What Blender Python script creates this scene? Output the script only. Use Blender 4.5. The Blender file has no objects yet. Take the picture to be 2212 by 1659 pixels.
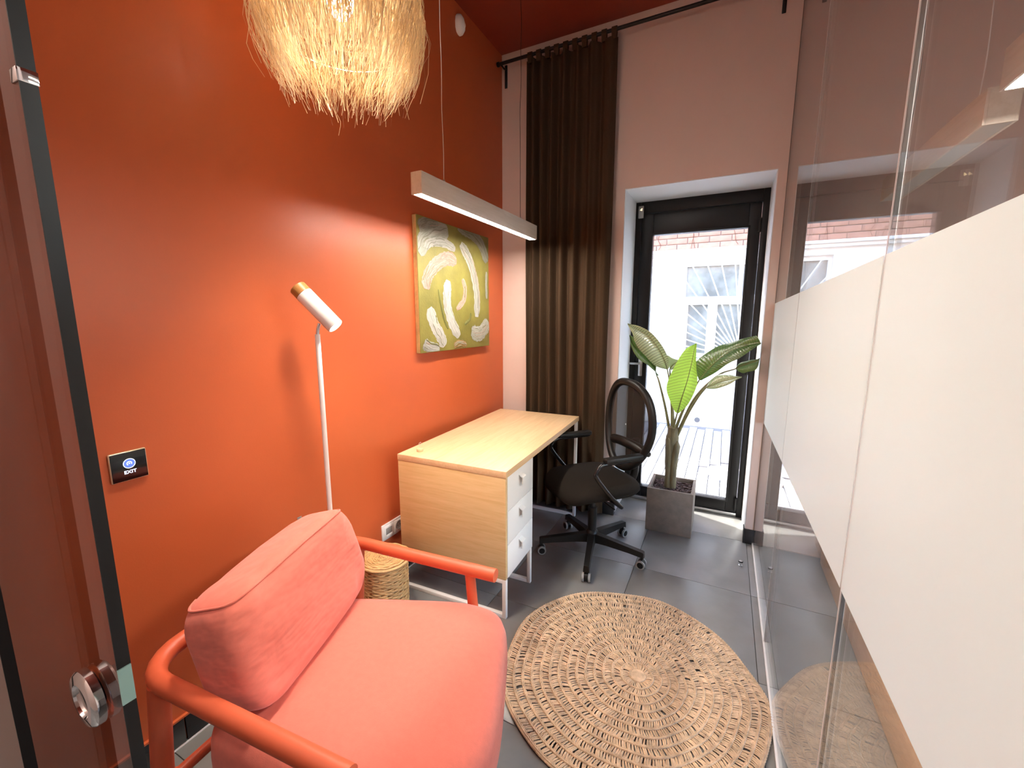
import bpy, bmesh, math, random
from mathutils import Vector, Matrix
rnd = random.Random(7)
PI = math.pi
sc = bpy.context.scene
COL = sc.collection

# ---------------------------------------------------------------- camera
cam_data = bpy.data.cameras.new('camera')
cam = bpy.data.objects.new('camera', cam_data); COL.objects.link(cam)
F_PX, PITCH, YAW = 911.0, math.radians(9.013), math.radians(26.704)
cam_data.sensor_fit = 'HORIZONTAL'; cam_data.sensor_width = 36.0
cam_data.lens = 36.0 * F_PX / 2212.0
cam_data.clip_start = 0.02; cam_data.clip_end = 200
cam.location = (0, 0, 1.45)
cam.rotation_euler = (PI/2 - PITCH, 0, YAW)
sc.camera = cam

# ---------------------------------------------------------------- sky, sun, exposure
sc.view_settings.view_transform = 'Standard'
sc.view_settings.look = 'None'
sc.view_settings.exposure = 0.65
sc.view_settings.gamma = 1.0
sc.view_settings.use_curve_mapping = False
w = bpy.data.worlds.new('sky'); sc.world = w; w.use_nodes = True
wn = w.node_tree.nodes; wn.clear()
wo = wn.new('ShaderNodeOutputWorld'); wb = wn.new('ShaderNodeBackground'); ws = wn.new('ShaderNodeTexSky')
ws.sky_type = 'NISHITA'; ws.sun_disc = False; ws.sun_elevation = math.radians(50); ws.sun_rotation = math.radians(-70)
ws.air_density = 1.0; ws.dust_density = 2.5
wb.inputs['Strength'].default_value = 2.0
w.node_tree.links.new(ws.outputs[0], wb.inputs[0]); w.node_tree.links.new(wb.outputs[0], wo.inputs[0])
sun_d = bpy.data.lights.new('sun', 'SUN'); sun_d.energy = 22.0; sun_d.angle = math.radians(1.0); sun_d.color = (1, .96, .9)
sun = bpy.data.objects.new('sun', sun_d); COL.objects.link(sun)
sun.location = (-6, 6, 9)
sun.rotation_euler = Vector((.9, -.33, -1.15)).to_track_quat('-Z', 'Y').to_euler()
sc.cycles.use_denoising = True
sc.cycles.max_bounces = 8; sc.cycles.transparent_max_bounces = 28
sc.cycles.adaptive_threshold = .025
sc.cycles.diffuse_bounces = 4; sc.cycles.glossy_bounces = 4; sc.cycles.transmission_bounces = 8
sc.cycles.sample_clamp_indirect = 8.0
sc.cycles.caustics_reflective = False; sc.cycles.caustics_refractive = False

# ---------------------------------------------------------------- constants (metres)
XL, YB, XG, ZC = -1.57, 2.96, 0.255, 3.30        # left wall, back wall, glass partition, ceiling
XR, YF, YH = 2.15, 0.165, -1.6                   # neighbour's far wall, front glass line, hall end

# ---------------------------------------------------------------- materials
def _new(name):
    m = bpy.data.materials.new(name); m.use_nodes = True
    nt = m.node_tree; nt.nodes.clear()
    out = nt.nodes.new('ShaderNodeOutputMaterial')
    return m, nt, out
def L(nt, a, b): nt.links.new(a, b)
def coord(nt, scale=(1, 1, 1), rot=(0, 0, 0), kind='Object'):
    tc = nt.nodes.new('ShaderNodeTexCoord'); mp = nt.nodes.new('ShaderNodeMapping')
    mp.inputs['Scale'].default_value = scale; mp.inputs['Rotation'].default_value = rot
    L(nt, tc.outputs[kind], mp.inputs[0]); return mp.outputs[0]
def ramp(nt, fac, stops):
    r = nt.nodes.new('ShaderNodeValToRGB'); e = r.color_ramp.elements
    while len(e) < len(stops): e.new(0.5)
    for i, (p, c) in enumerate(stops):
        e[i].position = p; e[i].color = (c[0], c[1], c[2], 1)
    L(nt, fac, r.inputs[0]); return r.outputs[0]
def noise(nt, vec, scale, detail=4, rough=.55, dist=0):
    n = nt.nodes.new('ShaderNodeTexNoise'); n.inputs['Scale'].default_value = scale
    n.inputs['Detail'].default_value = detail; n.inputs['Roughness'].default_value = rough
    n.inputs['Distortion'].default_value = dist
    L(nt, vec, n.inputs['Vector']); return n.outputs[0]
def bump(nt, h, strength, dist=.01):
    b = nt.nodes.new('ShaderNodeBump'); b.inputs['Strength'].default_value = strength
    b.inputs['Distance'].default_value = dist; L(nt, h, b.inputs['Height']); return b.outputs[0]
def mul(c, k): return tuple(min(1, max(0, x*k)) for x in c)
def mat(name, col, rough=.5, metal=0, var=0, vscale=6, bscale=0, bstr=.2, spec=.5, sheen=0, stretch=(1, 1, 1), coat=0):
    m, nt, out = _new(name)
    p = nt.nodes.new('ShaderNodeBsdfPrincipled')
    p.inputs['Base Color'].default_value = (*col, 1); p.inputs['Roughness'].default_value = rough
    p.inputs['Metallic'].default_value = metal; p.inputs['Specular IOR Level'].default_value = spec
    if sheen: p.inputs['Sheen Weight'].default_value = sheen; p.inputs['Sheen Roughness'].default_value = .5
    if coat: p.inputs['Coat Weight'].default_value = coat
    if var or bscale: v = coord(nt, stretch)
    if var:
        n = noise(nt, v, vscale)
        L(nt, ramp(nt, n, [(.3, mul(col, 1-var)), (.7, mul(col, 1+var))]), p.inputs['Base Color'])
    if bscale:
        L(nt, bump(nt, noise(nt, v, bscale, 3), bstr, .004 if bscale > 20 else .03), p.inputs['Normal'])
    L(nt, p.outputs[0], out.inputs[0]); return m
def emit(name, col, s):
    m, nt, out = _new(name); e = nt.nodes.new('ShaderNodeEmission')
    e.inputs[0].default_value = (*col, 1); e.inputs[1].default_value = s
    L(nt, e.outputs[0], out.inputs[0]); return m
def wood(name, c0, c1, axis=1, scale=1.0, rough=.45, knots=False):
    m, nt, out = _new(name); p = nt.nodes.new('ShaderNodeBsdfPrincipled')
    st = [14*scale]*3; st[axis] = 1.1*scale
    v = coord(nt, tuple(st))
    n1 = noise(nt, v, 2.2, 6, .6, .8); n2 = noise(nt, v, 9, 4, .6)
    mx = nt.nodes.new('ShaderNodeMix'); mx.data_type = 'FLOAT'; mx.inputs[0].default_value = .35
    L(nt, n1, mx.inputs[2]); L(nt, n2, mx.inputs[3])
    L(nt, ramp(nt, mx.outputs[0], [(.36, c0), (.5, [(a+b)/2 for a, b in zip(c0, c1)]), (.62, c1)]), p.inputs['Base Color'])
    p.inputs['Roughness'].default_value = rough
    L(nt, bump(nt, mx.outputs[0], .08, .002), p.inputs['Normal'])
    L(nt, p.outputs[0], out.inputs[0]); return m
def glass(name, tint=(1, 1, 1), r0=.04, k=.96):
    """thin pane: each face mirrors by the Schlick law and lets the rest through"""
    m, nt, out = _new(name)
    lw = nt.nodes.new('ShaderNodeLayerWeight'); lw.inputs[0].default_value = .5
    pw = nt.nodes.new('ShaderNodeMath'); pw.operation = 'POWER'; pw.inputs[1].default_value = 5
    ma = nt.nodes.new('ShaderNodeMath'); ma.operation = 'MULTIPLY_ADD'; ma.inputs[1].default_value = k; ma.inputs[2].default_value = r0
    t = nt.nodes.new('ShaderNodeBsdfTransparent'); t.inputs[0].default_value = (*tint, 1)
    g = nt.nodes.new('ShaderNodeBsdfGlossy'); g.inputs['Roughness'].default_value = 0
    mx = nt.nodes.new('ShaderNodeMixShader')
    L(nt, lw.outputs['Facing'], pw.inputs[0]); L(nt, pw.outputs[0], ma.inputs[0]); L(nt, ma.outputs[0], mx.inputs[0])
    L(nt, t.outputs[0], mx.inputs[1]); L(nt, g.outputs[0], mx.inputs[2]); L(nt, mx.outputs[0], out.inputs[0]); return m
def thin(name, col, transl, tcol=None, rough=.5, gloss=.05, alpha=1.0, var=.15, vs=40, uvveins=False):
    """sheet that scatters light on both sides (film, leaf, raffia, mesh cloth)"""
    m, nt, out = _new(name)
    d = nt.nodes.new('ShaderNodeBsdfDiffuse'); t = nt.nodes.new('ShaderNodeBsdfTranslucent')
    g = nt.nodes.new('ShaderNodeBsdfGlossy'); g.inputs['Roughness'].default_value = rough
    tcol = tcol or col
    d.inputs[0].default_value = (*col, 1); t.inputs[0].default_value = (*tcol, 1)
    a = nt.nodes.new('ShaderNodeMixShader'); a.inputs[0].default_value = transl
    b = nt.nodes.new('ShaderNodeMixShader'); b.inputs[0].default_value = gloss
    if var:
        if uvveins:
            n = nt.nodes.new('ShaderNodeTexWave'); n.inputs['Scale'].default_value = 9; n.inputs['Distortion'].default_value = 1.5
            n.bands_direction = 'X'; L(nt, coord(nt, kind='UV'), n.inputs[0]); f = n.outputs[1]
        else: f = noise(nt, coord(nt), vs)
        L(nt, ramp(nt, f, [(.25, mul(col, 1-var)), (.75, mul(col, 1+var))]), d.inputs[0])
        L(nt, ramp(nt, f, [(.25, mul(tcol, 1-var)), (.75, mul(tcol, 1+var))]), t.inputs[0])
        bm_ = bump(nt, f, .25, .003); L(nt, bm_, d.inputs['Normal']); L(nt, bm_, g.inputs['Normal'])
    L(nt, d.outputs[0], a.inputs[1]); L(nt, t.outputs[0], a.inputs[2])
    L(nt, a.outputs[0], b.inputs[1]); L(nt, g.outputs[0], b.inputs[2]); last = b
    if alpha < 1:
        tr = nt.nodes.new('ShaderNodeBsdfTransparent'); c = nt.nodes.new('ShaderNodeMixShader'); c.inputs[0].default_value = alpha
        L(nt, tr.outputs[0], c.inputs[1]); L(nt, b.outputs[0], c.inputs[2]); last = c
    L(nt, last.outputs[0], out.inputs[0]); return m

ORANGE = (.56, .118, .038); PINK = (.66, .50, .43)
M = dict(
    orange=mat('orange paint', ORANGE, .38, var=.03, vscale=3, bscale=220, bstr=.06, spec=.35),
    ceil=mat('dark rust ceiling paint', (.24, .034, .013), .5, var=.03, vscale=3),
    pink=mat('dusty pink paint', PINK, .6, var=.03, vscale=3, bscale=260, bstr=.06),
    reveal=mat('white reveal paint', (.72, .74, .75), .6, bscale=200, bstr=.05),
    tile=mat('charcoal porcelain tile', (.200, .194, .186), .36, var=.12, vscale=5, bscale=60, bstr=.04, spec=.7),
    grout=mat('grey grout', (.10, .095, .085), .8),
    darktile=mat('black skirting tile', (.018, .017, .018), .2, var=.2),
    whitecaulk=mat('white caulk', (.75, .72, .68), .6),
    black=mat('black aluminium', (.010, .009, .009), .42, spec=.3),
    blackgloss=mat('black gloss plastic', (.006, .006, .007), .12),
    blackplastic=mat('black plastic', (.010, .009, .008), .4, bscale=300, bstr=.05, spec=.3),
    blackfabric=mat('black seat fabric', (.014, .010, .007), .9, bscale=500, bstr=.3, spec=.15),
    chrome=mat('chrome', (.85, .85, .86), .08, metal=1),
    steel=mat('brushed steel', (.6, .6, .6), .3, metal=1),
    white=mat('white lacquer', (.80, .76, .72), .4),
    whiteplastic=mat('white plastic', (.82, .80, .77), .35),
    greyplastic=mat('grey rubber', (.32, .31, .29), .6),
    coral=mat('coral fabric', (.72, .170, .115), .85, var=.05, vscale=60, bscale=420, bstr=.12, sheen=.25),
    coralback=mat('creased coral fabric', (.72, .170, .115), .85, var=.05, vscale=60, bscale=7, bstr=.55, sheen=.25, stretch=(1, .55, 1.6)),
    coralframe=mat('coral lacquer', (.63, .115, .048), .42, var=.05, vscale=10, spec=.4),
    oaktop=wood('oak desk top', (.76, .53, .31), (.67, .43, .225), 1),
    oakside=wood('oak side panel', (.72, .50, .255), (.62, .40, .175), 0),
    lampwood=wood('lamp oak veneer', (.80, .69, .57), (.70, .58, .45), 1, rough=.5),
    bamboo=wood('bamboo cap', (.42, .19, .045), (.32, .13, .03), 2, scale=3),
    jute=mat('jute yarn', (.62, .44, .285), .85, var=.25, vscale=35, bscale=300, bstr=.4),
    wicker=mat('wicker cane', (.60, .37, .16), .6, var=.25, vscale=30, bscale=200, bstr=.2),
    curtain=mat('brown curtain cloth', (.060, .036, .021), .95, var=.1, vscale=200, bscale=700, bstr=.2, spec=.05),
    concrete=mat('taupe concrete', (.215, .17, .135), .7, var=.12, vscale=25, bscale=120, bstr=.25),
    bark=mat('bark mulch', (.075, .045, .04), .9, var=.5, vscale=40, bscale=150, bstr=.5),
    trunk=mat('plant stem', (.19, .155, .085), .6, var=.35, vscale=18, bscale=60, bstr=.4, stretch=(3, 3, .5)),
    petiole=mat('petiole', (.23, .22, .10), .5, var=.2, vscale=20),
    leaf=thin('leaf', (.050, .095, .028), .25, (.16, .30, .04), .28, .10, var=.2, uvveins=True),
    leafyoung=thin('young leaf', (.30, .50, .06), .6, (.52, .80, .09), .35, .06, var=.12, uvveins=True),
    leafpale=thin('pale leaf', (.30, .34, .20), .4, (.42, .5, .2), .25, .2, var=.25, uvveins=True),
    raffia=thin('raffia', (.84, .66, .43), .55, (.92, .74, .50), .5, .02, var=.2, vs=12),
    film=thin('frosted film', (.86, .86, .83), .55, (.88, .88, .84), .3, .04, var=0),
    meshcloth=thin('chair mesh', (.022, .017, .013), .15, rough=.6, gloss=.02, alpha=.88, var=0),
    glass=glass('partition glass', (.985, .99, .985)),
    doorglass=glass('sliding door glass', (.74, .69, .68)),
    winglass=glass('window glass', (.97, .985, .98)),
    seal=mat('clear seal', (.80, .76, .72), .3),
    darkseal=mat('dark seal', (.09, .08, .07), .4),
    glassgreen=mat('green glass edge', (.25, .40, .36), .15),
    plaster=mat('white plaster', (.82, .81, .79), .8, var=.03, vscale=4, bscale=40, bstr=.1),
    brick=mat('pale red brick', (.36, .185, .13), .85, var=.15, vscale=12),
    mortar=mat('mortar', (.26, .21, .18), .9),
    paver=mat('grey paver', (.27, .275, .30), .85, var=.2, vscale=9, bscale=60, bstr=.2),
    paverjoint=mat('paver joint', (.12, .12, .13), .95),
    farglass=mat('far window pane', (.24, .26, .25), .08, var=.35, vscale=5),
    vine=mat('bare vine', (.12, .05, .03), .9),
    peach=wood('pale wood plinth', (.80, .52, .33), (.70, .42, .25), 1),
    lampdiff=emit('lamp diffuser', (1, .93, .84), 105),
    lampdiff2=emit('neighbour lamp diffuser', (1, .97, .93), 122),
    offdiff=mat('unlit diffuser', (.62, .60, .55), .4),
    bulb=emit('warm bulb', (1, .86, .66), 14),
    spotled=emit('floor lamp led', (1, .93, .82), 320),
    hallfill=emit('added hall fill light', (1, .96, .92), 175),
    blueled=emit('blue led', (.10, .16, 1), 1.3),
    whiteled=emit('white led', (.72, .78, 1), 1.5),
    amber=emit('amber led', (1, .75, .35), 1.5),
)

# ---------------------------------------------------------------- mesh builder
class MB:
    def __init__(s): s.v = []; s.f = []; s.uv = None; s.flat = []
    def add(s, vs, fs):
        o = len(s.v); s.v += [tuple(x) for x in vs]; s.f += [tuple(i+o for i in f) for f in fs]; return s
    def box(s, x0, x1, y0, y1, z0, z1, b=0):
        if x0 > x1: x0, x1 = x1, x0
        if y0 > y1: y0, y1 = y1, y0
        if z0 > z1: z0, z1 = z1, z0
        f0 = len(s.f)
        if not b:
            s.flat += list(range(f0, f0+6)); return s.add([(x0,y0,z0),(x1,y0,z0),(x1,y1,z0),(x0,y1,z0),(x0,y0,z1),(x1,y0,z1),(x1,y1,z1),(x0,y1,z1)],
                         [(0,3,2,1),(4,5,6,7),(0,1,5,4),(1,2,6,5),(2,3,7,6),(3,0,4,7)])
        bm = bmesh.new(); bmesh.ops.create_cube(bm, size=1)
        for v in bm.verts:
            v.co = Vector(((x0+x1)/2+v.co.x*(x1-x0), (y0+y1)/2+v.co.y*(y1-y0), (z0+z1)/2+v.co.z*(z1-z0)))
        b = min(b, (x1-x0)*.45, (y1-y0)*.45, (z1-z0)*.45)
        bmesh.ops.bevel(bm, geom=bm.edges[:], offset=b, segments=2, affect='EDGES', profile=.5)
        bm.verts.ensure_lookup_table(); bm.verts.index_update()
        s.add([v.co for v in bm.verts], [[v.index for v in f.verts] for f in bm.faces]); s.flat += list(range(f0, len(s.f))); bm.free(); return s
    def tube(s, pts, r, n=10, closed=False, caps=True, flat=1.0, up=None):
        pts = [Vector(p) for p in pts]; k = len(pts)
        rr = r if isinstance(r, (list, tuple)) else [r]*k
        T = []
        for i in range(k):
            a = pts[(i-1) % k] if (closed or i) else pts[i]; b = pts[(i+1) % k] if (closed or i < k-1) else pts[i]
            T.append((b-a).normalized() if (b-a).length > 1e-9 else Vector((0, 0, 1)))
        u = Vector(up) if up else (Vector((0, 0, 1)) if abs(T[0].z) < .9 else Vector((1, 0, 0)))
        vs = []
        for i in range(k):
            u = u - T[i]*u.dot(T[i])
            if u.length < 1e-6: u = T[i].orthogonal()
            u.normalize(); w_ = T[i].cross(u)
            for j in range(n):
                a = 2*PI*j/n; vs.append(pts[i] + (u*math.cos(a)*flat + w_*math.sin(a))*rr[i])
        fs = []
        for i in range(k if closed else k-1):
            i2 = (i+1) % k
            for j in range(n): fs.append((i*n+j, i*n+(j+1) % n, i2*n+(j+1) % n, i2*n+j))
        if caps and not closed:
            fs.append(tuple(reversed(range(n)))); fs.append(tuple(range((k-1)*n, k*n)))
        return s.add(vs, fs)
    def cyl(s, a, b, r, n=20, r2=None): return s.tube([a, b], [r, r if r2 is None else r2], n)
    def lathe(s, prof, n=28, c=(0, 0, 0), axis='z'):
        vs = []
        for (r, h) in prof:
            for j in range(n):
                a = 2*PI*j/n; p = (r*math.cos(a), r*math.sin(a), h)
                if axis == 'x': p = (p[2], p[0], p[1])
                if axis == 'y': p = (p[1], p[2], p[0])
                vs.append((p[0]+c[0], p[1]+c[1], p[2]+c[2]))
        k = len(prof); fs = []
        for i in range(k-1):
            for j in range(n): fs.append((i*n+j, i*n+(j+1) % n, (i+1)*n+(j+1) % n, (i+1)*n+j))
        fs.append(tuple(reversed(range(n)))); fs.append(tuple(range((k-1)*n, k*n)))
        return s.add(vs, fs)
    def grid(s, rows):
        n = len(rows[0]); vs = [p for r in rows for p in r]
        fs = [(i*n+j, i*n+j+1, (i+1)*n+j+1, (i+1)*n+j) for i in range(len(rows)-1) for j in range(n-1)]
        if s.uv is None: s.uv = []
        s.uv += [(i/(len(rows)-1), j/(n-1)) for i in range(len(rows)) for j in range(n)]
        return s.add(vs, fs)
    def loft(s, loops):
        n = len(loops[0]); vs = [p for l in loops for p in l]; k = len(loops)
        fs = [(i*n+j, i*n+(j+1) % n, (i+1)*n+(j+1) % n, (i+1)*n+j) for i in range(k-1) for j in range(n)]
        fs.append(tuple(reversed(range(n)))); fs.append(tuple(range((k-1)*n, k*n)))
        return s.add(vs, fs)
    def mesh(s, name, m, smooth=True, angle=40):
        me = bpy.data.meshes.new(name); me.from_pydata(s.v, [], s.f)
        if m: me.materials.append(M[m] if isinstance(m, str) else m)
        if s.uv and len(s.uv) == len(s.v):
            ul = me.uv_layers.new(name='UVMap')
            for l in me.loops: ul.data[l.index].uv = s.uv[l.vertex_index]
        bm = bmesh.new(); bm.from_mesh(me); bmesh.ops.recalc_face_normals(bm, faces=bm.faces[:]); bm.to_mesh(me); bm.free()
        if smooth:
            fl_ = set(s.flat); me.polygons.foreach_set('use_smooth', [i not in fl_ for i in range(len(me.polygons))])
            try: me.set_sharp_from_angle(angle=math.radians(angle))
            except Exception: pass
        me.update(); return me
    def build(s, name, m, parent=None, smooth=True, angle=40):
        o = bpy.data.objects.new(name, s.mesh(name, m, smooth, angle)); COL.objects.link(o)
        if parent: o.parent = parent
        return o
def tag(o, label=None, cat=None, group=None, kind=None):
    if label: o['label'] = label
    if cat: o['category'] = cat
    if group: o['group'] = group
    if kind: o['kind'] = kind
    return o
def thing(name, label, cat, loc=(0, 0, 0), rz=0, group=None, kind=None):
    o = bpy.data.objects.new(name, None); COL.objects.link(o)
    o.empty_display_size = .1; o.location = loc; o.rotation_euler = (0, 0, rz)
    return tag(o, label, cat, group, kind)
def inst(src, name, parent, loc=(0, 0, 0)):
    o = bpy.data.objects.new(name, src.data); COL.objects.link(o); o.parent = parent; o.location = loc; return o
def catmull(pts, n=8):
    P = [Vector(p) for p in pts]; P = [P[0]*2-P[1]] + P + [P[-1]*2-P[-2]]; out = []
    for i in range(1, len(P)-2):
        for k in range(n):
            t = k/n
            out.append(.5*((2*P[i]) + (P[i+1]-P[i-1])*t + (2*P[i-1]-5*P[i]+4*P[i+1]-P[i+2])*t*t + (3*P[i]-P[i-1]-3*P[i+1]+P[i+2])*t**3))
    out.append(P[-2]); return out

# ================================================================ THE SETTING
S = 'structure'
# ---- floor: grout bed with large square porcelain tiles
floor = MB().box(XL-.1, XR+.1, YH-.1, 3.36, -.06, -.004).build('floor', 'grout', smooth=False)
tag(floor, 'charcoal grey porcelain tile floor with thin grout lines', 'floor', kind=S)
gx = [-1.584+.6*i for i in range(8)]; gy = [-1.83+.6*i for i in range(10)]
for i in range(len(gx)-1):
    for j in range(len(gy)-1):
        x0, x1 = max(gx[i], XL), min(gx[i+1], XR); y0, y1 = max(gy[j], YH), min(gy[j+1], 3.335)
        if y0 > 2.9: x0, x1 = max(x0, -.657), min(x1, .203)
        elif y1 > 2.96: y1 = 2.97
        if x1-x0 < .03 or y1-y0 < .03: continue
        MB().box(x0+.0013, x1-.0013, y0+.0013, y1-.0013, -.004, 0, .0009).build('tile', 'tile', floor)
# ---- left wall, ceiling
wl = MB().box(XL-.12, XL, YF, YB+.5, -.06, ZC).build('wall_left', 'orange', smooth=False)
tag(wl, 'tall burnt orange painted wall behind armchair and desk', 'wall', kind=S)
whl = MB().box(XL-.12, XL, YH-.1, YF, -.06, ZC).build('wall_hall_left', 'pink', smooth=False)
tag(whl, 'dusty pink hall wall seen in the sliding door glass', 'wall', kind=S)
ce = MB().box(XL-.12, XR+.1, YH-.1, YB+.5, ZC, ZC+.08).build('ceiling', 'ceil', smooth=False)
tag(ce, 'dark burnt orange painted ceiling', 'ceiling', kind=S)
# ---- back wall with door recess
DX0, DX1, DZ = -.657, .203, 2.283
wb_ = MB()
wb_.box(XL-.12, DX0, YB, 3.46, -.06, ZC); wb_.box(DX1, XR+.1, YB, 3.46, -.06, ZC); wb_.box(DX0, DX1, YB, 3.46, DZ, ZC)
wb_ = wb_.build('wall_back', 'pink', smooth=False)
tag(wb_, 'dusty pink painted end wall around the recessed glass door', 'wall', kind=S)
for nm, a in (('reveal_panel', (DX0, DX0+.004, YB+.004, 3.335, 0, DZ)), ('reveal_panel', (DX1-.004, DX1, YB+.004, 3.335, 0, DZ)), ('reveal_panel', (DX0, DX1, YB+.004, 3.335, DZ-.004, DZ))):
    MB().box(*a).build(nm, 'reveal', wb_, smooth=False)
# ---- remaining shell: neighbour's room and hall
WY0, WY1, WZL, WZH = .9, 2.5, .35, 1.95
q = MB(); q.box(XR, XR+.1, YH, WY0, -.06, ZC); q.box(XR, XR+.1, WY1, YB, -.06, ZC); q.box(XR, XR+.1, WY0, WY1, -.06, WZL); q.box(XR, XR+.1, WY0, WY1, WZH, ZC)
o = q.build('wall_far_right', 'reveal', smooth=False); tag(o, 'white far wall of the room behind the glass', 'wall', kind=S)
wn1 = thing('added_window', 'added unseen tall white framed window of the room behind the glass', 'window', (XR+.03, 0, 0), kind=S)  # unseen window, added to light the frosted film from behind
q = MB(); ym = (WY0+WY1)/2
for a in ((WY0, WY0+.06, WZL, WZH), (WY1-.06, WY1, WZL, WZH), (ym-.03, ym+.03, WZL, WZH), (WY0, WY1, WZL, WZL+.06), (WY0, WY1, WZH-.06, WZH)): q.box(0, .05, a[0], a[1], a[2], a[3], .003)
q.build('frame', 'white', wn1)
for a, b in ((WY0+.06, ym-.03), (ym+.03, WY1-.06)): MB().box(.02, .026, a, b, WZL+.06, WZH-.06).build('pane', 'winglass', wn1, smooth=False)
o = MB().box(XL-.12, XR+.1, YH-.1, YH, -.06, ZC).build('wall_hall_end', 'pink', smooth=False); tag(o, 'dusty pink wall at the end of the hall', 'wall', kind=S)
o = MB().box(XG+.03, XR, YF-.05, YF+.05, -.06, ZC).build('wall_front_right', 'reveal', smooth=False); tag(o, 'white front wall of the room behind the glass', 'wall', kind=S)
# ---- skirting along the orange wall
bl = thing('baseboard_left', 'black tile skirting with pale edges along the orange wall', 'skirting', (XL, 0, 0), kind=S)
y = YF
for j in range(len(gy)):
    y0, y1 = max(YF, gy[j]+.04), min(YB, gy[j]+.64)
    if y1-y0 > .03: MB().box(0, .009, y0+.002, y1-.002, .006, .098, .001).build('tile', 'darktile', bl)
MB().box(0, .011, YF, YB, .099, .106).build('top_edge', 'orange', bl, smooth=False)
MB().box(0, .011, YF, YB, 0, .005).build('caulk_line', 'whitecaulk', bl, smooth=False)
# plinth tiles at the two sides of the recess
bb = thing('baseboard_back', 'short black skirting tiles beside the door recess', 'skirting', (0, YB, 0), kind=S)
MB().box(DX1+.001, XG-.004, -.010, 0, 0, .098, .001).build('tile', 'darktile', bb)
MB().box(DX1-.010, DX1+.0005, -.010, .06, 0, .098, .001).build('tile', 'darktile', bb)
MB().box(-1.3, DX0, -.010, 0, 0, .098, .001).build('tile', 'darktile', bb)
MB().box(DX0-.0005, DX0+.010, -.010, .03, 0, .098, .001).build('tile', 'darktile', bb)
# ---- recessed black glazed door
d1 = thing('door_1', 'black framed glazed door to the courtyard in the end wall', 'door', (0, 3.335, 0), kind=S)
fr = MB()
fr.box(DX0+.004, DX0+.042, 0, .07, 0, DZ-.004, .003); fr.box(DX1-.042, DX1-.004, 0, .07, 0, DZ-.004, .003); fr.box(DX0+.042, DX1-.042, 0, .07, 2.20, DZ-.004, .003)
fr.build('door_frame', 'black', d1)
MB().box(DX0+.042, DX1-.042, 0, .09, 0, .026, .003).build('threshold', 'steel', d1)
GX0, GX1, GZ0, GZ1 = -.524, .086, .115, 2.042
lf = MB()
lf.box(DX0+.045, GX0, .006, .062, .03, 2.197, .004); lf.box(GX1, DX1-.045, .006, .062, .03, 2.197, .004)
lf.box(GX0, GX1, .006, .062, GZ1, 2.197, .004); lf.box(GX0, GX1, .006, .062, .03, GZ0, .004)
lf.build('door_leaf', 'black', d1)
gb = MB()
for a in ((GX0-.012, GX0, GZ0, GZ1), (GX1, GX1+.012, GZ0, GZ1), (GX0-.012, GX1+.012, GZ1, GZ1+.012), (GX0-.012, GX1+.012, GZ0-.012, GZ0)): gb.box(a[0], a[1], -.004, .006, a[2], a[3], .002)
gb.build('glazing_bead', 'black', d1)
MB().box(GX0+.0005, GX1-.0005, .026, .032, GZ0+.0005, GZ1-.0005).build('pane', 'winglass', d1, smooth=False)
h = MB(); h.box(-.585, -.555, -.006, .006, 1.0, 1.16, .004); h.cyl((-.57, -.006, 1.10), (-.57, -.045, 1.10), .009, 12)
h.tube([(-.57, -.045, 1.10), (-.585, -.05, 1.10), (-.60, -.05, 1.10), (-.64, -.048, 1.10)], .009, 12)
h.build('handle', 'steel', d1)
for zz in (.10, 1.1, 2.05):
    hh = MB(); hh.cyl((DX1-.052, -.008, zz-.045), (DX1-.052, -.008, zz+.045), .009, 12); hh.box(DX1-.062, DX1-.04, -.004, .004, zz-.045, zz+.045); hh.build('hinge', 'black', d1)
# ---- right wall: frosted glass partition
wr = thing('wall_right', 'floor to ceiling glass partition with a frosted band', 'glass partition', (XG, 0, 0), kind=S)
YA, YJ = 2.017, 1.012
panes = [(YA+.0025, YB-.003), (YJ+.005, YA-.0025), (YF+.02, YJ-.004)]
def film_z(y_): return .816+.0455*(2.775-y_), 1.531+.0163*(2.874-y_)
for a, b in panes:
    MB().box(-.005, .005, a, b, .012, ZC-.002).build('pane', 'glass', wr, smooth=False)
    (z0, z1), (z2, z3) = film_z(a), film_z(b); q = MB().box(-.0066, -.0056, a+.001, b-.001, 0, 1)
    q.v = [(x_, y_, ((z1 if y_ < (a+b)/2 else z3) if z_ > .5 else (z0 if y_ < (a+b)/2 else z2))) for x_, y_, z_ in q.v]
    q.build('frosted_film', 'film', wr, smooth=False)
MB().box(-.005, .005, YA-.0025, YA+.0025, .012, ZC-.002).build('joint_seal', 'seal', wr, smooth=False)
MB().box(-.005, .005, YJ-.0005, YJ+.005, .012, ZC-.002).build('joint_seal', 'seal', wr, smooth=False)
MB().box(-.003, .003, YJ-.003, YJ-.0005, .012, ZC-.002).build('joint_gasket', 'darkseal', wr, smooth=False)
MB().box(-.009, .009, YF, YB, 0, .012, .001).build('floor_channel', 'white', wr)
MB().box(-.006, .006, YB-.003, YB, .012, ZC-.002).build('wall_seal', 'darkseal', wr, smooth=False)
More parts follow.
